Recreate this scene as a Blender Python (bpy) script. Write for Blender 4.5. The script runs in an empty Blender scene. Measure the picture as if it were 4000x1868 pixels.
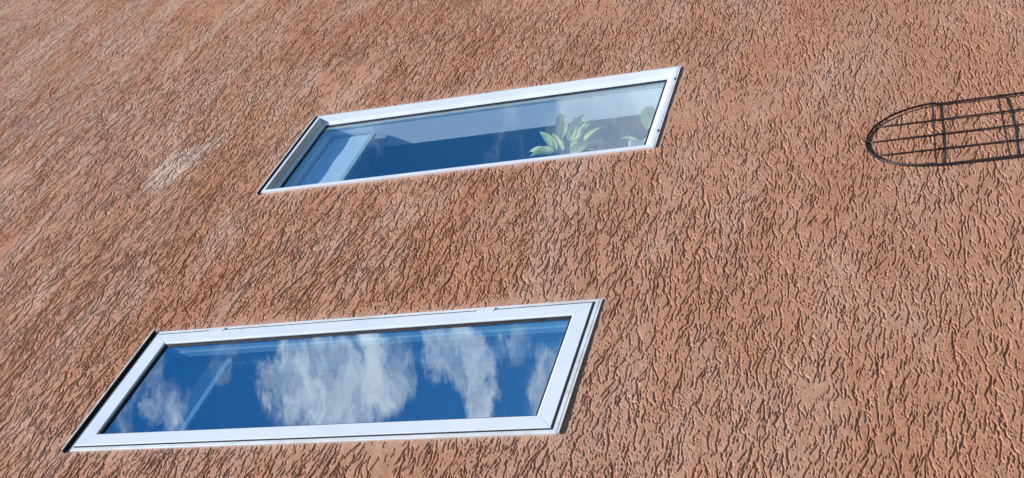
import bpy, bmesh, math, random
import numpy as np
from mathutils import Matrix, Vector, noise as mnoise

random.seed(7)
rng = np.random.default_rng(11)
scene = bpy.context.scene
COL = scene.collection

# ------------------------------------------------------------------ camera
CAM_H = 1.6            # eye height; the facade is the plane y = 0, the street side is y < 0
DIST = 2.4             # metres from the camera to the wall
cam_d = bpy.data.cameras.new("camera")
cam = bpy.data.objects.new("camera", cam_d)
COL.objects.link(cam)
RX = Vector((0.24994249, 0.26812176, -0.93039748))     # image right  (the photo is turned: up in the world is image left)
RY = Vector((0.55737559, -0.82556478, -0.0881774))     # image up
RZ = Vector((-0.79174567, -0.49654156, -0.35578824))   # backwards
M4 = Matrix((RX, RY, RZ)).transposed().to_4x4()
M4.translation = Vector((0, -DIST, CAM_H))
cam.matrix_world = M4
cam_d.sensor_width = 36.0
cam_d.lens = 45.4986
cam_d.clip_start = 0.05
cam_d.clip_end = 5000
scene.camera = cam

# ------------------------------------------------------------------ light
SUN = Vector((-0.52, -1.0, 1.75)).normalized()            # towards the sun
sun_el = math.asin(SUN.z)
sun_az = math.atan2(SUN.x, SUN.y)                        # clockwise from +Y
sl = bpy.data.lights.new("sun", 'SUN')
sl.energy = 5.0
sl.angle = math.radians(0.5)
sl.color = (1.0, 0.95, 0.88)
so = bpy.data.objects.new("sun", sl)
COL.objects.link(so)
so.rotation_euler = SUN.to_track_quat('Z', 'Y').to_euler()
so.location = SUN * 30

world = bpy.data.worlds.new("World")
scene.world = world
world.use_nodes = True
nt = world.node_tree
nt.nodes.clear()
N, L = nt.nodes.new, nt.links.new
wout = N('ShaderNodeOutputWorld')
bg = N('ShaderNodeBackground')
bg.inputs['Strength'].default_value = 0.06
sky = N('ShaderNodeTexSky')
sky.sky_type = 'NISHITA'
sky.sun_disc = False
sky.sun_elevation = sun_el
sky.sun_rotation = sun_az
sky.air_density = 1.0
sky.dust_density = 0.05
sky.ozone_density = 3.0
hs = N('ShaderNodeHueSaturation')
hs.inputs['Saturation'].default_value = 1.36
hs.inputs['Value'].default_value = 2.45
L(sky.outputs[0], hs.inputs['Color'])
tc = N('ShaderNodeTexCoord')
# warped direction for ragged cloud edges
wn = N('ShaderNodeTexNoise')
wn.inputs['Scale'].default_value = 15.0
wn.inputs['Detail'].default_value = 8.0
wn.inputs['Roughness'].default_value = 0.62
mpw = N('ShaderNodeMapping'); mpw.inputs['Scale'].default_value = (0.7, 0.7, 1.9)      # cloud banks lie level
L(tc.outputs['Generated'], mpw.inputs['Vector']); L(mpw.outputs[0], wn.inputs['Vector'])
ws = N('ShaderNodeVectorMath'); ws.operation = 'SUBTRACT'
L(wn.outputs['Color'], ws.inputs[0]); ws.inputs[1].default_value = (0.5, 0.5, 0.5)
wm = N('ShaderNodeVectorMath'); wm.operation = 'SCALE'
L(ws.outputs[0], wm.inputs[0]); wm.inputs['Scale'].default_value = 0.10
wa = N('ShaderNodeVectorMath'); wa.operation = 'ADD'
L(tc.outputs['Generated'], wa.inputs[0]); L(wm.outputs[0], wa.inputs[1])
wa0 = wa
wa = N('ShaderNodeVectorMath'); wa.operation = 'NORMALIZE'; L(wa0.outputs[0], wa.inputs[0])
# clouds of the real sky: (direction, radius in degrees, softness, amount)
CLOUDS = [((0.678, -0.520, 0.520), 0.9, 0.8, 0.85), ((0.680, -0.540, 0.497), 1.5, 0.8, 0.95), ((0.701, -0.547, 0.459), 1.4, 0.7, 0.95), ((0.668, -0.556, 0.496), 0.9, 0.8, 0.9),
          ((0.631, -0.507, 0.587), 0.8, 0.9, 0.5),
          ((0.722, -0.566, 0.399), 0.95, 0.8, 0.95), ((0.708, -0.590, 0.392), 0.8, 0.9, 0.85), ((0.731, -0.553, 0.402), 0.8, 0.9, 0.9),
          ((0.747, -0.560, 0.360), 0.7, 1.0, 0.6), ((0.735, -0.602, 0.324), 1.5, 0.7, 0.8),
          ((0.862, -0.440, 0.235), 3.6, 0.5, 1.0), ((0.860, -0.43, 0.275), 1.6, 0.8, 1.0), ((0.862, -0.44, 0.25), 2.4, 0.5, 1.5),
          ((0.809, -0.391, 0.443), 0.8, 1.0, 0.22), ((0.62, -0.52, 0.59), 1.6, 1.0, 0.2), ((0.735, -0.57, 0.37), 2.2, 1.0, 0.2), ((0.83, -0.41, 0.38), 3.0, 1.0, 0.16),
          ((-0.8, -0.5, 0.6), 6, 0.7, 0.8), ((-0.6, 0.6, 0.5), 10, 0.7, 0.8), ((0.95, 0.3, 0.3), 7, 0.7, 0.8)]
acc = None
for (d, rad, soft, amt) in CLOUDS:
    v = Vector(d).normalized()
    dp = N('ShaderNodeVectorMath'); dp.operation = 'DOT_PRODUCT'
    L(wa.outputs[0], dp.inputs[0]); dp.inputs[1].default_value = v
    mr = N('ShaderNodeMapRange'); mr.interpolation_type = 'SMOOTHSTEP'
    mr.inputs['From Min'].default_value = math.cos(math.radians(rad * (1.35 + soft * 0.6)))
    mr.inputs['From Max'].default_value = math.cos(math.radians(rad * max(0.1, 0.9 - soft * 0.6)))
    mr.inputs['To Min'].default_value = 0.0
    mr.inputs['To Max'].default_value = amt
    L(dp.outputs['Value'], mr.inputs['Value'])
    if acc is None:
        acc = mr.outputs[0]
    else:
        mx = N('ShaderNodeMath'); mx.operation = 'MAXIMUM'
        L(acc, mx.inputs[0]); L(mr.outputs[0], mx.inputs[1]); acc = mx.outputs[0]
fn = N('ShaderNodeTexNoise'); fn.inputs['Scale'].default_value = 22.0; fn.inputs['Detail'].default_value = 9.0
fn.inputs['Roughness'].default_value = 0.6
mpf = N('ShaderNodeMapping'); mpf.inputs['Scale'].default_value = (0.6, 0.6, 1.8)
L(wa.outputs[0], mpf.inputs['Vector']); L(mpf.outputs[0], fn.inputs['Vector'])
fr = N('ShaderNodeMapRange')
fr.inputs['From Min'].default_value = 0.33; fr.inputs['From Max'].default_value = 0.62
fr.inputs['To Min'].default_value = 0.5; fr.inputs['To Max'].default_value = 1.0
L(fn.outputs['Fac'], fr.inputs['Value'])
cs = N('ShaderNodeMath'); cs.operation = 'MULTIPLY_ADD'      # ragged edge: cover + noise, then a soft threshold
L(fn.outputs['Fac'], cs.inputs[0]); cs.inputs[1].default_value = 2.1; cs.inputs[2].default_value = -1.05
ct = N('ShaderNodeMath'); ct.operation = 'ADD'; L(acc, ct.inputs[0]); L(cs.outputs[0], ct.inputs[1])
cu = N('ShaderNodeMapRange'); cu.interpolation_type = 'SMOOTHSTEP'
cu.inputs['From Min'].default_value = 0.12; cu.inputs['From Max'].default_value = 1.12
L(ct.outputs[0], cu.inputs['Value'])
cm = N('ShaderNodeMath'); cm.operation = 'MULTIPLY'; cm.use_clamp = True
L(cu.outputs[0], cm.inputs[0]); L(fr.outputs[0], cm.inputs[1])
cmix = N('ShaderNodeMixRGB')
cmix.inputs['Color2'].default_value = (17.5, 19.0, 21.0, 1)
L(cm.outputs[0], cmix.inputs['Fac']); L(hs.outputs[0], cmix.inputs['Color1'])
L(cmix.outputs[0], bg.inputs['Color']); L(bg.outputs[0], wout.inputs[0])

scene.view_settings.view_transform = 'Standard'
scene.view_settings.look = 'None'
scene.view_settings.exposure = 0.35
scene.view_settings.gamma = 1.0
scene.view_settings.use_curve_mapping = False

# ------------------------------------------------------------------ helpers
def tag(o, label=None, cat=None, group=None, kind=None):
    if label: o['label'] = label
    if cat: o['category'] = cat
    if group: o['group'] = group
    if kind: o['kind'] = kind
    return o

def empty(name, loc=(0, 0, 0)):
    o = bpy.data.objects.new(name, None)
    o.location = loc
    COL.objects.link(o)
    return o

def mesh_obj(name, bm, mats, parent=None, loc=None, smooth=False):
    me = bpy.data.meshes.new(name)
    bmesh.ops.recalc_face_normals(bm, faces=bm.faces)
    bm.to_mesh(me); bm.free()
    for m in (mats if isinstance(mats, (list, tuple)) else [mats]):
        me.materials.append(m)
    if smooth:
        for p in me.polygons: p.use_smooth = True
    o = bpy.data.objects.new(name, me)
    COL.objects.link(o)
    if parent: o.parent = parent
    if loc: o.location = loc
    return o

def box(bm, x0, x1, y0, y1, z0, z1, mat=0, front=None):
    vs = [bm.verts.new(p) for p in ((x0,y0,z0),(x1,y0,z0),(x1,y1,z0),(x0,y1,z0),(x0,y0,z1),(x1,y0,z1),(x1,y1,z1),(x0,y1,z1))]
    for f in ((0,3,2,1),(4,5,6,7),(0,1,5,4),(1,2,6,5),(2,3,7,6),(3,0,4,7)):
        fc = bm.faces.new([vs[i] for i in f]); fc.material_index = (front if (front is not None and f == (0,1,5,4)) else mat)

def ring(bm, x0, x1, z0, z1, prof, seam=0.0, wl=1.0, wr=1.0, wb=1.0, wt=1.0):
    """Rectangular frame of four mitred members; prof = closed list of (inward distance, y). w* scale the inward distance per side."""
    def pt(side, end, w, y):
        # member ends lie on the mitre, backed off by the seam
        ax, bx = x0 + w * wl, x1 - w * wr
        az, bz = z0 + w * wb, z1 - w * wt
        s = seam
        if side == 'b': return (ax + s if end == 0 else bx - s, y, az)
        if side == 't': return (ax + s if end == 0 else bx - s, y, bz)
        if side == 'l': return (ax, y, az + s if end == 0 else bz - s)
        return (bx, y, az + s if end == 0 else bz - s)
    for side in 'btlr':
        A = [bm.verts.new(pt(side, 0, w, y)) for w, y in prof]
        B = [bm.verts.new(pt(side, 1, w, y)) for w, y in prof]
        n = len(prof)
        for i in range(n):
            j = (i + 1) % n
            bm.faces.new((A[i], A[j], B[j], B[i]))
        bm.faces.new(A); bm.faces.new(list(reversed(B)))

def tube(bm, pts, r, seg=8, mat=0, closed_ends=True):
    pts = [Vector(p) for p in pts]
    rings = []
    up = None
    for i, p in enumerate(pts):
        t = (pts[min(i+1, len(pts)-1)] - pts[max(i-1, 0)]).normalized()
        if up is None:
            up = Vector((0, 1, 0)) if abs(t.y) < 0.9 else Vector((1, 0, 0))
        a = t.cross(up).normalized(); b = a.cross(t).normalized()
        up = b
        rr = r[i] if isinstance(r, (list, tuple)) else r
        rings.append([bm.verts.new(p + (a * math.cos(2*math.pi*k/seg) + b * math.sin(2*math.pi*k/seg)) * rr) for k in range(seg)])
    for i in range(len(rings)-1):
        for k in range(seg):
            f = bm.faces.new((rings[i][k], rings[i][(k+1)%seg], rings[i+1][(k+1)%seg], rings[i+1][k])); f.material_index = mat
    if closed_ends:
        bm.faces.new(list(reversed(rings[0]))); bm.faces.new(rings[-1])

def new_mat(name, base=(0.8,0.8,0.8), rough=0.5, metal=0.0, spec=0.5):
    m = bpy.data.materials.new(name); m.use_nodes = True
    b = m.node_tree.nodes['Principled BSDF']
    b.inputs['Base Color'].default_value = (*base, 1)
    b.inputs['Roughness'].default_value = rough
    b.inputs['Metallic'].default_value = metal
    b.inputs['Specular IOR Level'].default_value = spec
    return m, m.node_tree, b

def noise_var(nt, b, c1, c2, scale, detail=4, lo=0.35, hi=0.65, bump=0.0, bscale=None, stretch=(1,1,1)):
    tcn = nt.nodes.new('ShaderNodeTexCoord'); mp = nt.nodes.new('ShaderNodeMapping')
    mp.inputs['Scale'].default_value = stretch
    nt.links.new(tcn.outputs['Object'], mp.inputs['Vector'])
    n = nt.nodes.new('ShaderNodeTexNoise'); n.inputs['Scale'].default_value = scale; n.inputs['Detail'].default_value = detail
    nt.links.new(mp.outputs[0], n.inputs['Vector'])
    r = nt.nodes.new('ShaderNodeMapRange'); r.inputs['From Min'].default_value = lo; r.inputs['From Max'].default_value = hi
    nt.links.new(n.outputs['Fac'], r.inputs['Value'])
    mx = nt.nodes.new('ShaderNodeMixRGB'); mx.inputs['Color1'].default_value = (*c1, 1); mx.inputs['Color2'].default_value = (*c2, 1)
    nt.links.new(r.outputs[0], mx.inputs['Fac']); nt.links.new(mx.outputs[0], b.inputs['Base Color'])
    if bump:
        n2 = nt.nodes.new('ShaderNodeTexNoise'); n2.inputs['Scale'].default_value = bscale or scale*4; n2.inputs['Detail'].default_value = 5
        nt.links.new(tcn.outputs['Object'], n2.inputs['Vector'])
        bp = nt.nodes.new('ShaderNodeBump'); bp.inputs['Strength'].default_value = 0.5; bp.inputs['Distance'].default_value = bump
        nt.links.new(n2.outputs['Fac'], bp.inputs['Height']); nt.links.new(bp.outputs[0], b.inputs['Normal'])
    return mx

H = CAM_H
UP = dict(x0=4.402, x1=5.106, z0=H+1.269, z1=H+3.080)    # fixed window farther along the wall
LO = dict(x0=2.724, x1=3.388, z0=H+1.2806, z1=H+3.056)    # casement nearer the camera
# ------------------------------------------------------------------ materials
def stucco_material():
    m, t, b = new_mat('terracotta_stucco', rough=0.92, spec=0.25)
    n, l = t.nodes.new, t.links.new
    tcn = n('ShaderNodeTexCoord')
    def noise(scale, detail, rough=0.55, stretch=(1,1,1), off=(0,0,0), dist=0.0):
        mp = n('ShaderNodeMapping'); mp.inputs['Scale'].default_value = stretch; mp.inputs['Location'].default_value = off
        l(tcn.outputs['Object'], mp.inputs['Vector'])
        q = n('ShaderNodeTexNoise'); q.inputs['Scale'].default_value = scale; q.inputs['Detail'].default_value = detail
        q.inputs['Roughness'].default_value = rough; q.inputs['Distortion'].default_value = dist
        l(mp.outputs[0], q.inputs['Vector']); return q.outputs['Fac']
    def rng_(v, a, bb, c=0.0, d=1.0):
        r = n('ShaderNodeMapRange'); r.inputs['From Min'].default_value = a; r.inputs['From Max'].default_value = bb
        r.inputs['To Min'].default_value = c; r.inputs['To Max'].default_value = d; l(v, r.inputs['Value']); return r.outputs[0]
    def mix(f, a, bb, mode='MIX'):
        x = n('ShaderNodeMixRGB'); x.blend_type = mode
        for s, v in (('Fac', f), ('Color1', a), ('Color2', bb)):
            if isinstance(v, (tuple, list)): x.inputs[s].default_value = (*v, 1)
            elif isinstance(v, float): x.inputs[s].default_value = v
            else: l(v, x.inputs[s])
        return x.outputs[0]
    big = noise(0.9, 5, 0.6, (0.55, 1, 1.0))
    c = mix(rng_(big, 0.40, 0.60), STUC[0], STUC[1])
    # broad horizontal bands where one trowel course met the next
    med = noise(3.2, 6, 0.65, (0.45, 1, 1.3), (3, 0, 7), 0.3)
    c = mix(rng_(med, 0.46, 0.66, 0, 0.85), c, STUC[2])          # pale, bleached pinkish patches
    red = noise(2.3, 6, 0.6, (0.5, 1, 1.2), (11, 0, 2), 0.3)
    c = mix(rng_(red, 0.48, 0.68, 0, 0.65), c, STUC[3])            # redder, dirtier patches
    # chalky lime bloom: small whitish smears
    bl = noise(5.5, 7, 0.7, (0.5, 1, 1.6), (5, 0, 9), 0.6)
    c = mix(rng_(bl, 0.62, 0.76, 0, 0.55), c, STUC[4])
    sx = n('ShaderNodeSeparateXYZ'); l(tcn.outputs['Object'], sx.inputs[0])
    hi = rng_(sx.outputs['Z'], 4.5, 7.5, 0.0, 1.0); lowz = rng_(sx.outputs['Z'], 4.2, 1.8, 0.0, 0.45)
    st = noise(2.2, 7, 0.7, (0.35, 1, 2.4), (1, 0, 4), 0.5)                       # weather-bleached streaks high up
    m_ = n('ShaderNodeMath'); m_.operation = 'MULTIPLY'; l(rng_(st, 0.47, 0.64, 0, 0.6), m_.inputs[0]); l(hi, m_.inputs[1])
    c = mix(m_.outputs[0], c, STUC[4])
    c = mix(lowz, c, (0.40, 0.212, 0.140))                                         # duller, dustier near the ground
    # mended pale spots (centre x, z, radius x, radius z, amount)
    for (px, pz, rx, rz, am) in ((4.80, 5.32, 0.24, 0.12, 0.80), (5.0, 5.2, 0.10, 0.05, 0.4)):
        mp = n('ShaderNodeMapping'); mp.vector_type = 'POINT'
        mp.inputs['Location'].default_value = (-px/rx, 0, -pz/rz); mp.inputs['Scale'].default_value = (1/rx, 0, 1/rz)
        l(tcn.outputs['Object'], mp.inputs['Vector'])
        ln = n('ShaderNodeVectorMath'); ln.operation = 'LENGTH'; l(mp.outputs[0], ln.inputs[0])
        s = n('ShaderNodeMath'); s.operation = 'ADD'
        l(ln.outputs['Value'], s.inputs[0]); l(rng_(bl, 0.3, 0.7, 0.7, -0.7), s.inputs[1])
        c = mix(rng_(s.outputs[0], 0.7, 1.15, am, 0.0), c, STUC[4])
    # paler, rubbed-down render in a narrow band round the window frames
    sp = n('ShaderNodeSeparateXYZ'); l(tcn.outputs['Object'], sp.inputs[0])
    def mth(op, a_, b2=None):
        q = n('ShaderNodeMath'); q.operation = op
        for i_, v_ in enumerate((a_, b2)):
            if v_ is None: continue
            if isinstance(v_, (int, float)): q.inputs[i_].default_value = v_
            else: l(v_, q.inputs[i_])
        return q.outputs[0]
    for w_ in (UP, LO):
        ddx = mth('SUBTRACT', mth('ABSOLUTE', mth('SUBTRACT', sp.outputs['X'], (w_['x0']+w_['x1'])/2)), (w_['x1']-w_['x0'])/2)
        ddz = mth('SUBTRACT', mth('ABSOLUTE', mth('SUBTRACT', sp.outputs['Z'], (w_['z0']+w_['z1'])/2)), (w_['z1']-w_['z0'])/2)
        dd = mth('ADD', mth('MAXIMUM', ddx, ddz), mth('MULTIPLY', bl, 0.06))
        c = mix(rng_(dd, 0.035, 0.090, 0.6, 0.0), c, STUC[2])
    fine = noise(60, 5, 0.7)
    c = mix(1.0, c, mix(rng_(fine, 0.3, 0.7), (0.80, 0.78, 0.77), (1.14, 1.14, 1.14)), 'MULTIPLY')
    l(c, b.inputs['Base Color'])
    f1 = noise(260, 4, 0.7); f2 = noise(90, 4, 0.6)
    ad = n('ShaderNodeMath'); ad.operation = 'MULTIPLY_ADD'; l(f1, ad.inputs[0]); ad.inputs[1].default_value = 0.5; l(f2, ad.inputs[2])
    bp = n('ShaderNodeBump'); bp.inputs['Strength'].default_value = 0.7; bp.inputs['Distance'].default_value = 0.0013
    l(ad.outputs[0], bp.inputs['Height']); l(bp.outputs[0], b.inputs['Normal'])
    return m
STUC = [(0.475, 0.220, 0.122), (0.485, 0.250, 0.156), (0.53, 0.330, 0.238), (0.40, 0.162, 0.088), (0.62, 0.45, 0.355)]
M_STUC = stucco_material()
M_PVC, t_, b_ = new_mat('white_pvc', rough=0.32, spec=0.5)
noise_var(t_, b_, (0.66, 0.70, 0.78), (0.71, 0.75, 0.82), 6, 5, 0.35, 0.6, bump=0.0002, bscale=30)
M_PVCW, t_, b_ = new_mat('weathered_pvc', rough=0.45, spec=0.4)
noise_var(t_, b_, (0.60, 0.59, 0.56), (0.70, 0.73, 0.77), 9, 6, 0.38, 0.58)
M_GASKET, t_, b_ = new_mat('black_rubber', (0.012, 0.011, 0.014), 0.7, 0, 0.3)
noise_var(t_, b_, (0.010, 0.009, 0.013), (0.03, 0.028, 0.032), 20)
M_SPACER, t_, b_ = new_mat('spacer_bar', rough=0.4)
noise_var(t_, b_, (0.42, 0.50, 0.46), (0.55, 0.62, 0.57), 14)
M_TRIMSHADE_ROOF, t_, b_ = new_mat('trim_shade_and_roof', rough=0.55, metal=0.0, spec=0.4)  # dark tone paints the shade under the white head trim; roof shares it
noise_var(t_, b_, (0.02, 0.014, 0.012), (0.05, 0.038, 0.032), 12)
M_LIP, t_, b_ = new_mat('flashing_lip', rough=0.5, metal=0.0)
noise_var(t_, b_, (0.5, 0.48, 0.46), (0.68, 0.66, 0.64), 25)
M_LIP2, t_, b_ = new_mat('grey_cap', rough=0.6)
noise_var(t_, b_, (0.10, 0.11, 0.10), (0.16, 0.17, 0.15), 25)
M_WIRE, t_, b_ = new_mat('black_coated_wire', rough=0.5, spec=0.4)
noise_var(t_, b_, (0.014, 0.009, 0.008), (0.040, 0.022, 0.016), 30)
M_PLASTER, t_, b_ = new_mat('white_reveal_paint', rough=0.85)
noise_var(t_, b_, (0.80, 0.82, 0.84), (0.88, 0.88, 0.88), 4)
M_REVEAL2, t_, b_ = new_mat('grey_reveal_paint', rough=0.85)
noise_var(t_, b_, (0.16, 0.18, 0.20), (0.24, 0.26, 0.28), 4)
M_BLIND, t_, b_ = new_mat('pale_blind_fabric', rough=0.9)
noise_var(t_, b_, (0.66, 0.74, 0.82), (0.74, 0.80, 0.86), 5)
M_BLIND2, t_, b_ = new_mat('dark_blind_fabric', rough=0.9)
noise_var(t_, b_, (0.05, 0.07, 0.10), (0.09, 0.11, 0.14), 5)
M_ROOM, t_, b_ = new_mat('room_paint', rough=0.9)
noise_var(t_, b_, (0.16, 0.17, 0.19), (0.22, 0.23, 0.25), 2)
M_LEAF, t_, b_ = new_mat('variegated_leaf', rough=0.45)
noise_var(t_, b_, (0.42, 0.48, 0.10), (0.72, 0.68, 0.28), 14, 3, 0.42, 0.6)
b_.inputs['Subsurface Weight'].default_value = 0.0
M_STEM, t_, b_ = new_mat('green_stem', rough=0.6)
noise_var(t_, b_, (0.12, 0.2, 0.06), (0.2, 0.28, 0.1), 20)
M_POT, t_, b_ = new_mat('pot_glaze', rough=0.35)
noise_var(t_, b_, (0.5, 0.48, 0.44), (0.62, 0.6, 0.56), 10)
M_SOIL, t_, b_ = new_mat('soil', rough=0.95)
noise_var(t_, b_, (0.03, 0.02, 0.015), (0.07, 0.05, 0.035), 60)
M_CARD, t_, b_ = new_mat('pale_card', rough=0.8)
noise_var(t_, b_, (0.60, 0.66, 0.70), (0.70, 0.75, 0.78), 12)
M_PINK, t_, b_ = new_mat('pink_cloth', rough=0.9)
noise_var(t_, b_, (0.75, 0.12, 0.2), (0.85, 0.3, 0.35), 40)
M_GROUND, t_, b_ = new_mat('rough_grass', rough=0.9)
noise_var(t_, b_, (0.022, 0.032, 0.014), (0.045, 0.05, 0.028), 1.6, 8, 0.3, 0.7, bump=0.004, bscale=30)

def glass_material(name, tint, refl, ior, rough=0.0, wav=0.00005):
    m = bpy.data.materials.new(name); m.use_nodes = True
    t = m.node_tree; t.nodes.clear(); n, l = t.nodes.new, t.links.new
    out = n('ShaderNodeOutputMaterial'); mx = n('ShaderNodeMixShader')
    tr = n('ShaderNodeBsdfTransparent'); tr.inputs[0].default_value = (*tint, 1)
    gl = n('ShaderNodeBsdfGlossy'); gl.inputs['Color'].default_value = (*refl, 1); gl.inputs['Roughness'].default_value = rough
    lw = n('ShaderNodeLayerWeight'); lw.inputs['Blend'].default_value = 0.5      # Schlick reflectance, the same from both sides
    f0 = ((ior-1)/(ior+1))**2
    pw = n('ShaderNodeMath'); pw.operation = 'POWER'; l(lw.outputs['Facing'], pw.inputs[0]); pw.inputs[1].default_value = 5.0
    fr = n('ShaderNodeMath'); fr.operation = 'MULTIPLY_ADD'; l(pw.outputs[0], fr.inputs[0]); fr.inputs[1].default_value = 1-f0; fr.inputs[2].default_value = f0
    tcn = n('ShaderNodeTexCoord'); nz = n('ShaderNodeTexNoise'); nz.inputs['Scale'].default_value = 3.0; nz.inputs['Detail'].default_value = 1
    l(tcn.outputs['Object'], nz.inputs['Vector'])
    bp = n('ShaderNodeBump'); bp.inputs['Strength'].default_value = 1.0; bp.inputs['Distance'].default_value = wav
    l(nz.outputs['Fac'], bp.inputs['Height']); l(bp.outputs[0], gl.inputs['Normal'])
    l(fr.outputs[0], mx.inputs[0]); l(tr.outputs[0], mx.inputs[1]); l(gl.outputs[0], mx.inputs[2]); l(mx.outputs[0], out.inputs[0])
    return m
M_CLEAR = bpy.data.materials.new('clear_glass_back'); M_CLEAR.use_nodes = True
_t = M_CLEAR.node_tree; _t.nodes.clear(); _o = _t.nodes.new('ShaderNodeOutputMaterial'); _b = _t.nodes.new('ShaderNodeBsdfTransparent')
_b.inputs[0].default_value = (0.97, 0.985, 0.98, 1); _t.links.new(_b.outputs[0], _o.inputs[0])
M_GLASS = glass_material('window_glass', (0.66, 0.84, 0.98), (0.80, 0.91, 1.0), 4.6)
M_GLASS_B = glass_material('older_window_glass', (0.84, 0.94, 0.99), (0.80, 0.91, 1.0), 3.0)

# ------------------------------------------------------------------ geometry of the openings (metres; z measured from the ground)
H = CAM_H
P = 0.009                                                # frames stand proud of the render by this
house = empty('house', (5.0, 0, 0))
tag(house, 'terracotta house wall of rough grooved render around two white framed windows', 'house')

def add(name, bm, mats, parent, smooth=False):
    """mesh given in world coordinates, parented without moving"""
    o = mesh_obj(name, bm, mats, None, None, smooth)
    o.parent = parent
    pl = Vector((0, 0, 0)); q = parent
    while q: pl += Vector(q.location); q = q.parent
    o.location = -pl
    return o

# ------------------------------------------------------------------ rendered facade with real dragged-grain grooves
HX0, HX1, HZ0, HZ1, STEP = 1.7, 9.6, 0.9, 10.2, 0.0018
nx, nz = int((HX1-HX0)/STEP), int((HZ1-HZ0)/STEP)
def conv(a, sig, axis):
    """gaussian blur along one axis with a short kernel (sigma in metres)"""
    r = max(1, int(math.ceil(sig*2.6/STEP))); k = np.exp(-0.5*(np.arange(-r, r+1)*STEP/sig)**2); k = (k/k.sum()).astype(np.float32)
    out = a*k[r]
    for i in range(1, r+1):
        if axis == 0:
            out[i:] += a[:-i]*k[r+i]; out[:-i] += a[i:]*k[r+i]
        else:
            out[:, i:] += a[:, :-i]*k[r+i]; out[:, :-i] += a[:, i:]*k[r+i]
    return out
def blur(a, sx, sz): return conv(conv(a, sz, 0), sx, 1)
def fine_field(sx, sz):
    a = blur(rng.standard_normal((nz, nx), dtype=np.float32), sx, sz)
    return a/a[::7, ::7].std()
LS = 4                                              # broad fields are made on a grid LS times coarser
def field(sx, sz):
    h, w = nz//LS + 2, nx//LS + 2
    f1 = np.fft.rfftfreq(w, STEP*LS)[None, :]; f2 = np.fft.fftfreq(h, STEP*LS)[:, None]
    a = np.fft.irfft2(np.fft.rfft2(rng.standard_normal((h, w))) * np.exp(-2*np.pi**2*((f1*sx)**2 + (f2*sz)**2)), s=(h, w)).astype(np.float32)
    return a/a.std()
def samp(f, x, z):
    i = np.clip(((x-HX0)/(STEP*LS)).astype(np.int32), 0, f.shape[1]-1); k = np.clip(((z-HZ0)/(STEP*LS)).astype(np.int32), 0, f.shape[0]-1)
    return f[k, i]
def expand(f):
    """bilinear enlargement of a coarse field to the fine grid"""
    u = np.arange(nx)/LS; i = u.astype(int); t = (u-i).astype(np.float32)
    g1 = f[:, i]*(1-t) + f[:, i+1]*t
    v = np.arange(nz)/LS; k = v.astype(int); q = (v-k).astype(np.float32)[:, None]
    return g1[k]*(1-q) + g1[k+1]*q
ang = field(0.25, 0.16)*0.03 + field(0.07, 0.045)*0.04          # wandering of the drag direction
wig = field(0.010, 0.008)                                       # wiggle shared by neighbouring marks
dens = field(0.22, 0.12)*0.6 + field(0.07, 0.05)*0.7            # some zones long clean grooves, others pitted
calm = field(0.16, 0.10)                                        # trowelled-flat islands with few marks
def margin(x, z):
    d = np.full(np.shape(x), 9.0, dtype=np.float32)
    for w in (UP, LO):
        dx = np.maximum(np.maximum(w['x0']-x, x-w['x1']), 0); dz = np.maximum(np.maximum(w['z0']-z, z-w['z1']), 0)
        d = np.minimum(d, np.hypot(dx, dz))
    return d
IDX, WT = [], []
def grooves(cell_x, cell_z, mean_len, min_len, depth, keep, jit, seedang=0.0, dsel=0.0, low=1.0):
    cx = np.arange(HX0-0.05, HX1, cell_x); cz = np.arange(HZ0, HZ1, cell_z)
    X, Z = np.meshgrid(cx, cz)
    X = (X + rng.uniform(0, cell_x, X.shape)).ravel(); Z = (Z + rng.uniform(-.5, .5, Z.shape)*cell_z*0.9).ravel()
    pr = keep*(1 + dsel*np.clip(samp(dens, X, Z), -1.5, 1.5))*np.clip(2.5-samp(calm, X, Z), 0.4, 1)
    lowf = np.clip((3.9-Z)/1.6, 0, 1)          # nearer the ground the coat is more pitted, with shorter marks
    pr = pr*(1+(low-1)*lowf)
    mk = rng.uniform(size=X.size) < pr*np.clip(margin(X, Z)/0.04, 0.3, 1)
    X, Z, lowf = X[mk], Z[mk], lowf[mk]
    n = X.size
    ln = np.minimum(min_len + rng.exponential(mean_len, n)*(1-0.45*lowf), 0.30)
    steps = (ln/STEP).astype(int)
    dep = depth*rng.uniform(0.4, 1.0, n)
    th0 = rng.normal(0, seedang, n); kink = np.zeros(n)
    order = np.argsort(-steps); X, Z, steps, dep, th0 = X[order], Z[order], steps[order], dep[order], th0[order]
    for s in range(steps[0]):
        m_ = int(np.searchsorted(-steps, -s, side='left'))
        if m_ == 0: break
        X, Z, kink = X[:m_], Z[:m_], kink[:m_]; st = steps[:m_]
        if s % 5 == 0: kink = kink*0.3 + rng.normal(0, jit, m_)
        th = samp(ang, X, Z) + 0.17*samp(wig, X, Z) + th0[:m_] + kink
        X = X + np.cos(th)*STEP; Z = Z + np.sin(th)*STEP
        u = s/np.maximum(st, 1)
        p_ = np.clip(np.minimum(u, 1-u)*8 + 0.45, 0, 1)
        i = ((X-HX0)/STEP).astype(np.int64); k = ((Z-HZ0)/STEP).astype(np.int64)
        ok = (i >= 0) & (i < nx) & (k >= 0) & (k < nz)
        IDX.append((k[ok]*nx + i[ok]).astype(np.int32)); WT.append((dep[:m_]*p_)[ok].astype(np.float32))
grooves(0.080, 0.0093, 0.062, 0.022, 1.0, 0.88, 0.18, 0.03, -0.20)     # long drag marks
grooves(0.0115, 0.0082, 0.0034, 0.0034, 0.95, 0.38, 0.25, 0.20, 0.55, 1.45)    # short chips and pits
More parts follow.
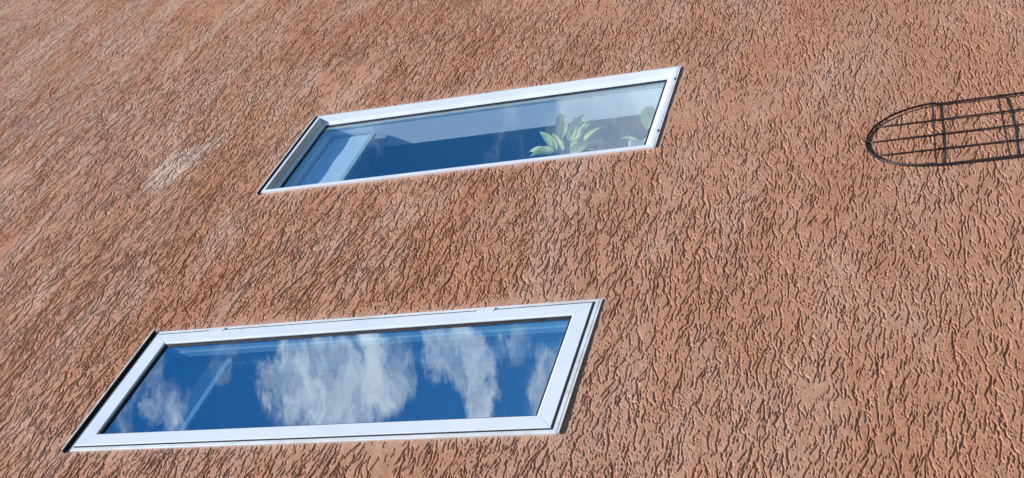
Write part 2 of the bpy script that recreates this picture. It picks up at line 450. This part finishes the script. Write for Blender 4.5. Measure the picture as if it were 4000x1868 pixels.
grooves(0.080, 0.050, 0.018, 0.010, 0.9, 0.28, 0.35, 0.60, 0.5)        # stray slanting marks
g = np.bincount(np.concatenate(IDX), weights=np.concatenate(WT), minlength=nz*nx).reshape(nz, nx).astype(np.float32)
del IDX, WT
gb = blur(g, 0.0017, 0.00100)
lips = blur(gb, 0.0045, 0.004)
cut = 1 - np.exp(-gb*4.2)
cut = np.clip((cut-0.36)/0.36, 0, 1); cut = cut*cut*(3-2*cut)
hmap = (-0.0052*cut + 0.0034*np.minimum(lips, 0.3) + expand(0.0006*field(0.035, 0.024) + 0.0024*field(0.25, 0.16))
        + 0.00020*fine_field(0.005, 0.004) + 0.00032*fine_field(0.012, 0.009)).astype(np.float32)
del g, gb, lips, cut

def height(X, Z):
    u = (X-HX0)/STEP - .5; v = (Z-HZ0)/STEP - .5
    iu = np.clip(np.floor(u).astype(int), 0, nx-2); iv = np.clip(np.floor(v).astype(int), 0, nz-2)
    fu = np.clip(u-iu, 0, 1); fv = np.clip(v-iv, 0, 1)
    h = (hmap[iv, iu]*(1-fu)*(1-fv) + hmap[iv, iu+1]*fu*(1-fv) + hmap[iv+1, iu]*(1-fu)*fv + hmap[iv+1, iu+1]*fu*fv)
    h = h*np.clip(np.minimum.reduce([X-HX0, HX1-X, Z-HZ0, HZ1-Z])/0.1, 0, 1)
    mg = np.clip(margin(X, Z)/0.02, 0, 1)
    return np.where(mg < 1, h*(0.5+0.5*mg) + 0.0006*(1-mg), h)
OPEN = [(w['x0']+0.004, w['x1']-0.004, w['z0']+0.004, w['z1']+0.012) for w in (UP, LO)]
def graded(a, b, f, must):
    v = [a]
    while v[-1] < b: v.append(v[-1] + f(v[-1]))
    v = np.array(v); v = v[v < b-1e-3]; v = np.append(v, b)
    for m in must:
        if a < m < b: v[np.argmin(np.abs(v-m))] = m
    return np.unique(v)
# strips of the facade: x range, x spacing, z range sampled finely, z spacing there (finer where the wall is close)
STRIPS = [(-4.0, 1.7, 0.5, None, 0.5), (1.7, 4.0, 0.0032, (1.2, 6.2), 0.0019), (4.0, 6.0, 0.0038, (1.2, 7.6), 0.0024),
          (6.0, 9.6, 0.0058, (2.9, 9.4), 0.0029), (9.6, 14.0, 0.5, None, 0.5)]
V, Q, base0 = [], [], 0
zl = []
for (xa, xb_, dx_, zr, dz_) in STRIPS:
    fz = (lambda z: dz_ if (zr and zr[0] <= z < zr[1]) else (0.006 if zr and 0.5 <= z < 10.2 else 0.5))
    zl.append(graded(0.0, 11.0, fz, [o[k] for o in OPEN if o[0] < xb_ and o[1] > xa for k in (2, 3)]))
for n_s, (xa, xb_, dx_, zr, dz_) in enumerate(STRIPS):
    gx = graded(xa, xb_, lambda x: dx_, [o[k] for o in OPEN for k in (0, 1)]); gz = zl[n_s]
    X, Z = np.meshgrid(gx, gz); Y = height(X, Z)
    for col, nb in ((0, n_s-1), (-1, n_s+1)):        # seams follow the coarser neighbour, so the strips meet without gaps
        if 0 <= nb < len(STRIPS) and zl[nb].size < gz.size:
            Y[:, col] = np.interp(gz, zl[nb], height(np.full(zl[nb].shape, X[0, col]), zl[nb]))
    V.append(np.stack([X.ravel(), -Y.ravel(), Z.ravel()], 1).astype(np.float32))
    ii, kk = np.meshgrid(np.arange(gx.size-1), np.arange(gz.size-1))
    mxx = 0.5*(gx[:-1]+gx[1:])[None, :]; mzz = 0.5*(gz[:-1]+gz[1:])[:, None]
    kf = np.ones(ii.shape, bool)
    for (a, b, c, d) in OPEN: kf &= ~((mxx > a) & (mxx < b) & (mzz > c) & (mzz < d))
    bs = (kk*gx.size + ii)[kf].astype(np.int32) + base0
    Q.append(np.stack([bs, bs+1, bs+1+gx.size, bs+gx.size], 1)); base0 += X.size
co = np.concatenate(V); quads = np.concatenate(Q); del V, Q
print('facade quads', quads.shape[0])
me = bpy.data.meshes.new('facade_wall')
me.vertices.add(co.shape[0]); me.vertices.foreach_set('co', co.ravel())
me.loops.add(quads.size); me.loops.foreach_set('vertex_index', quads.ravel())
me.polygons.add(quads.shape[0])
me.polygons.foreach_set('loop_start', np.arange(0, quads.size, 4, dtype=np.int32))
me.polygons.foreach_set('use_smooth', np.ones(quads.shape[0], bool))
me.update(calc_edges=True)
me.materials.append(M_STUC)
wall = bpy.data.objects.new('wall', me); COL.objects.link(wall); wall.parent = house; wall.location = (-5.0, 0, 0)
del X, Z, Y, co, quads, hmap

# masonry core behind the render, with the two openings left free, and the rest of the house shell
bm = bmesh.new()
xs = [-4.0, OPEN[1][0], OPEN[1][1], OPEN[0][0], OPEN[0][1], 14.0]
zlo, zhi = min(OPEN[0][2], OPEN[1][2]), max(OPEN[0][3], OPEN[1][3])
YB0, YB1 = 0.035, 0.165
box(bm, -4.0, 14.0, YB0, YB1, 0, zlo-0.05); box(bm, -4.0, 14.0, YB0, YB1, zhi+0.05, 11.0)
for a, b in ((0, 1), (2, 3), (4, 5)):
    box(bm, xs[a]-(0 if a == 0 else -0.02), xs[b]-(0.02 if b < 5 else 0), YB0, YB1, zlo-0.05, zhi+0.05)
add('wall_core', bm, M_PLASTER, house)
bm = bmesh.new()
box(bm, -4.2, 14.2, -0.25, 8.2, 11.0, 11.25)
add('roof', bm, M_TRIMSHADE_ROOF, house)
bm = bmesh.new()
for b in ((-4.0, 14.0, 4.2, 4.4, 0, 11.0), (-4.0, -3.8, 0.17, 4.2, 0, 11.0), (13.8, 14.0, 0.17, 4.2, 0, 11.0), (-3.8, 13.8, 0.17, 4.2, 2.2, 2.4), (-3.8, 13.8, 0.17, 4.2, 5.2, 5.4)):
    box(bm, *b)
add('room', bm, M_ROOM, house)

# ------------------------------------------------------------------ windows
def window_base(w, label, flash_z, over, M_PLASTER):
    e = empty('window', (w['x0']-5.0, 0, w['z0'])); e.parent = house; e['label'] = label
    # inner reveal: plastered lining between frame and room
    bm = bmesh.new()
    x0, x1, z0, z1 = w['x0']+0.066, w['x1']-0.066, w['z0']+0.066, w['z1']-0.066
    t = 0.022
    box(bm, x0-t, x0, 0.052, 0.170, z0, z1); box(bm, x1, x1+t, 0.052, 0.170, z0, z1)
    box(bm, x0-t, x1+t, 0.052, 0.170, z0-t, z0-.0003)
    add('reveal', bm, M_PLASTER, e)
    bm = bmesh.new()
    box(bm, x0-t, x1+t, 0.052, 0.305, z1+.0003, z1+t)
    box(bm, x0-t, x1+t, 0.290, 0.325, z1-0.018, z1-.0003+.0006)
    add('head_lining', bm, M_PLASTER, e)
    # head flashing: white trim over the frame top, its underside shade painted dark
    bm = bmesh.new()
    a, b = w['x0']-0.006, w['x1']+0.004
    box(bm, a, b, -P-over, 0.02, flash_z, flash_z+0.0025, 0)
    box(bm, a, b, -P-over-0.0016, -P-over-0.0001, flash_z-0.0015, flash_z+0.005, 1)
    add('head_flashing', bm, [M_TRIMSHADE_ROOF, M_LIP], e)
    return e

# fixed window
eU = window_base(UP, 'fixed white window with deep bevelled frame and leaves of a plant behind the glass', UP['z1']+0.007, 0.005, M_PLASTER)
bm = bmesh.new()
ring(bm, UP['x0'], UP['x1'], UP['z0'], UP['z1'], [(0, 0.05), (0, -P+.002), (0.002, -P), (0.018, -P), (0.0205, -P+.002), (0.030, 0.014), (0.032, 0.0165), (0.050, 0.021), (0.0545, 0.0235), (0.0545, 0.05)], seam=0.0004)
add('frame', bm, M_PVC, eU)
bm = bmesh.new()
ring(bm, UP['x0'], UP['x1'], UP['z0'], UP['z1'], [(0.0548, 0.0262), (0.0548, 0.0215), (0.0590, 0.0225), (0.0635, 0.0262)])
add('gasket', bm, M_GASKET, eU)
bm = bmesh.new()
ring(bm, UP['x0'], UP['x1'], UP['z0'], UP['z1'], [(0.0548, 0.048), (0.0548, 0.0345), (0.067, 0.0345), (0.067, 0.048)])
add('spacer', bm, M_SPACER, eU)
bm = bmesh.new()
box(bm, UP['x0']+0.0549, UP['x1']-0.0549, 0.027, 0.031, UP['z0']+0.0549, UP['z1']-0.0549, 1, 0)
add('pane', bm, [M_GLASS_B, M_CLEAR], eU)
# drain caps in the outer side of the frame's lower half and worn end strip under the sill
bm = bmesh.new()
box(bm, UP['x0']+0.001, UP['x1']-0.001, -P+0.0005, 0.0, UP['z0']-0.006, UP['z0']-0.0004)
add('drip_edge', bm, M_PVCW, eU)
for dx in (0.115, 0.57):
    bm = bmesh.new()
    box(bm, UP['x0']+dx, UP['x0']+dx+0.022, -P-0.002, -P-0.0002, UP['z0']+0.0005, UP['z0']+0.006)
    bmesh.ops.bevel(bm, geom=bm.edges[:], offset=0.0008, segments=1)
    add('drain_cap', bm, M_LIP2, eU)

# casement
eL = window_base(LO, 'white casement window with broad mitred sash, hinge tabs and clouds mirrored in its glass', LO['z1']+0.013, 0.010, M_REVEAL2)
bm = bmesh.new()
ring(bm, LO['x0'], LO['x1'], LO['z0'], LO['z1'], [(0, 0.05), (0, -P+.002), (0.002, -P), (0.0142, -P), (0.0155, -P+.002), (0.0155, 0.004), (0.045, 0.004), (0.045, 0.05)], seam=0.0003)
add('frame', bm, M_PVCW, eL)
SX0, SX1, SZ0, SZ1 = LO['x0']+0.0220, LO['x1']-0.0220, LO['z0']+0.0220, LO['z1']-0.012
SP = [(0, 0.003), (0, -0.0095), (0.002, -0.0115), (0.054, -0.0115), (0.0555, -0.0105), (0.0585, -0.0085), (0.0590, -0.0065), (0.0590, 0.004)]
bm = bmesh.new()
ring(bm, SX0, SX1, SZ0, SZ1, SP, seam=0.0007, wt=1.12)
sash = add('sash', bm, M_PVC, eL)
bm = bmesh.new()
ring(bm, LO['x0'], LO['x1'], LO['z0'], LO['z1'], [(0.0157, 0.0035), (0.0157, -0.0086), (0.0208, -0.0092), (0.0208, 0.0035)])
add('gasket', bm, M_GASKET, eL)
bm = bmesh.new()
ring(bm, SX0, SX1, SZ0, SZ1, [(0.0593, 0.004), (0.0593, -0.0050), (0.066, -0.0035), (0.0700, 0.0007), (0.0700, 0.004)], wt=1.12)
add('glazing_seal', bm, M_GASKET, eL)
bm = bmesh.new()
box(bm, SX0+0.0646, SX1-0.0646, 0.001, 0.005, SZ0+0.0646, SZ1-0.072, 1, 0)
add('pane', bm, [M_GLASS, M_CLEAR], eL)
bm = bmesh.new()
ring(bm, SX0, SX1, SZ0, SZ1, [(0.0634, 0.045), (0.0634, 0.012), (0.070, 0.012), (0.070, 0.022), (0.078, 0.026), (0.078, 0.045)])
add('inner_sash_rim', bm, M_SPACER, eL)
bm = bmesh.new()
box(bm, LO['x0']+0.001, LO['x1']-0.001, -P+0.0005, 0.0, LO['z0']-0.007, LO['z0']-0.0008)
add('drip_edge', bm, M_PVCW, eL)
for zc in (LO['z0']+0.405, LO['z0']+1.495):
    bm = bmesh.new()
    prof = [(-0.030, 0), (0.034, 0), (0.034, 0.012), (0.026, 0.019), (-0.026, 0.019), (-0.030, 0.012)]
    x = LO['x1']-0.012
    A = [bm.verts.new((x-h_, -0.0135, zc+s)) for s, h_ in prof]; B = [bm.verts.new((x-h_, -0.0075, zc+s)) for s, h_ in prof]
    bm.faces.new(A); bm.faces.new(list(reversed(B)))
    for i in range(6): bm.faces.new((A[i], A[(i+1)%6], B[(i+1)%6], B[i]))
    add('hinge_cover', bm, M_PVCW, eL)

# ------------------------------------------------------------------ things indoors
def leaf(bm, base, tip, width, side, curl=0.15):
    base, tip = Vector(base), Vector(tip); ax = tip-base; Ln = ax.length; ax.normalize()
    s = (Vector(side) - ax*ax.dot(Vector(side))).normalized(); nn = ax.cross(s)
    rows = []
    for i in range(9):
        t = i/8; w = width*0.5*math.sin(math.pi*min(1, t**0.75))*(1-0.15*t)
        c = base + ax*(Ln*t) + nn*(curl*Ln*math.sin(math.pi*t*0.9))
        if i in (0, 8): rows.append([bm.verts.new(c)])
        else: rows.append([bm.verts.new(c - s*w + nn*w*0.35), bm.verts.new(c), bm.verts.new(c + s*w + nn*w*0.35)])
    for i in range(8):
        a, b = rows[i], rows[i+1]
        if len(a) == 1: bm.faces.new((a[0], b[0], b[1])); bm.faces.new((a[0], b[1], b[2]))
        elif len(b) == 1: bm.faces.new((a[0], b[0], a[1])); bm.faces.new((a[1], b[0], a[2]))
        else: bm.faces.new((a[0], b[0], b[1], a[1])); bm.faces.new((a[1], b[1], b[2], a[2]))

def lathe(bm, cx, cy, prof, seg=28):
    rings = [[bm.verts.new((cx+r*math.cos(2*math.pi*k/seg), cy+r*math.sin(2*math.pi*k/seg), z)) for k in range(seg)] for r, z in prof]
    for i in range(len(rings)-1):
        for k in range(seg): bm.faces.new((rings[i][k], rings[i][(k+1)%seg], rings[i+1][(k+1)%seg], rings[i+1][k]))
    bm.faces.new(list(reversed(rings[0]))); bm.faces.new(rings[-1])

sill = UP['z0']+0.066
px, py = 4.60, 0.110
plant = empty('potted_plant', (px, py, sill))
tag(plant, 'pale yellow green leafy houseplant standing on the indoor sill behind the glass', 'plant')
bm = bmesh.new()
lathe(bm, px, py, [(0.032, sill), (0.044, sill+0.075), (0.047, sill+0.078), (0.047, sill+0.088), (0.042, sill+0.088), (0.041, sill+0.080), (0.001, sill+0.080)])
add('pot', bm, M_POT, plant, True)
stem = [(px, py, sill+0.079), (px+0.02, py, sill+0.17), (px+0.05, py-0.005, sill+0.28), (px+0.09, py, sill+0.40), (px+0.12, py, sill+0.47)]
bm = bmesh.new(); tube(bm, stem, [0.005, 0.0045, 0.004, 0.0035, 0.002]); tube(bm, [stem[0], (px+0.06, py-.01, sill+0.11), (px+0.14, py-.01, sill+0.13)], 0.0035)
add('stem', bm, M_STEM, plant, True)
# leaves given as (x, z) of base and tip, and width
LV = [((4.66,3.40),(4.74,3.52),.04), ((4.64,3.28),(4.74,3.30),.045), ((4.70,3.35),(4.93,3.40),.06), ((4.72,3.33),(4.985,3.31),.055), ((4.70,3.30),(4.93,3.26),.05), ((4.72,3.28),(4.86,3.22),.04),
      ((4.66,3.36),(4.80,3.47),.045), ((4.64,3.33),(4.72,3.46),.05), ((4.62,3.36),(4.66,3.50),.05), ((4.70,3.26),(4.76,3.17),.04),
      ((4.68,3.30),(4.82,3.29),.055), ((4.66,3.28),(4.79,3.34),.055), ((4.62,3.30),(4.70,3.22),.05), ((4.65,3.34),(4.76,3.40),.05),
      ((4.60,3.24),(4.70,3.14),.045), ((4.72,3.34),(4.82,3.44),.035), ((4.78,3.30),(4.87,3.27),.03),
      ((4.70,2.97),(4.90,2.98),.085), ((4.66,3.00),(4.72,3.13),.04), ((4.64,2.98),(4.74,2.95),.05)]
for i, ((bx_, bz_), (tx_, tz_), wd) in enumerate(LV):
    bm = bmesh.new()
    y0 = 0.100 + 0.03*math.sin(i*2.1); y1 = 0.098 + 0.035*math.cos(i*1.7)
    leaf(bm, (bx_, y0, bz_), (tx_, y1, tz_), wd*0.95, (0.2*math.sin(i), 0.45*math.cos(i*1.3), 1), 0.10)
    add('leaf', bm, M_LEAF, plant, True)

def blind(w, zb, fab, rail_m, label, yb=0.085):
    """roller blind let down a short way behind the glass"""
    x0, x1 = w['x0']+0.075, w['x1']-0.085; zt = w['z1']-0.067
    e = empty('roller_blind', ((x0+x1)/2, yb, zb)); tag(e, label, 'blind', 'roller blinds behind the windows')
    bm = bmesh.new()
    n = 14
    F = [[bm.verts.new((x0+(x1-x0)*i/n, yb + 0.0012*math.sin(i*1.1+k*0.5) + t, zb + (zt-0.02-zb)*k/8)) for i in range(n+1)] for k in range(9) for t in (0,)]
    G = [[bm.verts.new((v.co.x, v.co.y+0.0008, v.co.z)) for v in row] for row in F]
    for k in range(8):
        for i in range(n):
            bm.faces.new((F[k][i], F[k][i+1], F[k+1][i+1], F[k+1][i])); bm.faces.new((G[k][i], G[k+1][i], G[k+1][i+1], G[k][i+1]))
    add('fabric', bm, fab, e, True)
    bm = bmesh.new(); tube(bm, [(x0-0.005, yb+0.016, zt-0.022), (x1+0.01, yb+0.016, zt-0.022)], 0.018, 20); add('roller', bm, fab, e, True)
    bm = bmesh.new(); box(bm, x0-0.002, x1+0.002, yb-0.007, yb+0.009, zb-0.024, zb-0.001)
    bmesh.ops.bevel(bm, geom=bm.edges[:], offset=0.003, segments=2); add('bottom_rail', bm, rail_m, e)
    return e
blind(UP, H+2.79, M_BLIND, M_SPACER, 'pale sunlit roller blind let down a little way behind the glass above the leafy plant')
blind(LO, H+2.745, M_BLIND2, M_SPACER, 'dark roller blind with a pale bottom rail behind the cloud mirroring casement glass')

# ------------------------------------------------------------------ wire trellis on the wall
TP = 0.012
k_ = (DIST-TP)/DIST
xb = [1.6887*2.4*k_, 1.7358*2.4*k_, 1.7791*2.4*k_, 1.8241*2.4*k_, 1.8727*2.4*k_]
zc1 = H + 0.0875*2.4*k_; zc2 = H - 0.0118*2.4*k_; ztip = H + 0.1865*2.4*k_
xc = 0.5*(xb[0]+xb[4]); rxh = 0.5*(xb[4]-xb[0]); zspr = zc1 - 0.015
tr = empty('garden_trellis', (xc, -0.01, 0.0))
tag(tr, 'black wire trellis with a rounded arch end fixed flat against the rough wall', 'trellis')
bow = lambda z: -TP - 0.006*math.sin((z-0.1)*2.3)          # wires are not perfectly straight
hoop = [(xb[0], bow(z), z) for z in np.linspace(0.02, zspr, 30)]
hoop += [(xc - rxh*math.cos(a)*(1), -TP-0.002+0.008*math.sin(a), zspr + (ztip-zspr)*math.sin(a)**0.92) for a in np.linspace(0.06, math.pi-0.06, 40)]
hoop += [(xb[4], bow(z), z) for z in np.linspace(zspr, 0.02, 30)]
bm = bmesh.new(); tube(bm, hoop, 0.0044, 10); add('hoop', bm, M_WIRE, tr, True)
def arch_z(x): return zspr + (ztip-zspr)*math.sqrt(max(0, 1-((x-xc)/rxh)**2))
for x in xb[1:4]:
    bm = bmesh.new()
    tube(bm, [(x + 0.0012*math.sin(z*9+x*7), bow(z)+0.003, z) for z in np.linspace(0.02, arch_z(x)-0.003, 44)], 0.0032, 8)
    add('upright_wire', bm, M_WIRE, tr, True)
step = zc1 - zc2
zz = zc1
i = 0
while zz > 0.15:
    bm = bmesh.new()
    dz0 = [0.006, 0.012, -0.004, 0.003][i % 4]
    tube(bm, [(x, bow(zz)-0.006-0.004*math.sin((x-xb[0])*7), zz - 0.006 + dz0*(x-xb[0])/0.44*1.6) for x in np.linspace(xb[0], xb[4], 16)], 0.0031, 8)
    add('cross_wire', bm, M_WIRE, tr, True)
    zz -= step; i += 1
for (x, z) in ((xb[0], 0.4), (xb[4], 0.4), (xb[2], ztip-0.006)):
    bm = bmesh.new(); tube(bm, [(x, -TP-0.004, z), (x, 0.02, z)], 0.003, 8); add('wall_pin', bm, M_WIRE, tr, True)

# ------------------------------------------------------------------ ground
bm = bmesh.new()
n_ = 150
vs = [[bm.verts.new(((i/n_-0.5)*600, (j/n_-0.5)*600, 0)) for i in range(n_+1)] for j in range(n_+1)]
for row in vs:
    for v_ in row:      # unseen bank, added to block low sky light from the wall
        d_ = max(0.0, min(1.0, (max(-v_.co.y-12, abs(v_.co.x-5)-40)/25)))
        v_.co.z = 12.0*d_*d_*(3-2*d_) + (0.6*mnoise.noise(v_.co*0.06) if d_ > 0 else 0)
for j in range(n_):
    for i in range(n_): bm.faces.new((vs[j][i], vs[j][i+1], vs[j+1][i+1], vs[j+1][i]))
gr = mesh_obj('ground', bm, M_GROUND); gr.location.z = -0.002; tag(gr, kind='structure')
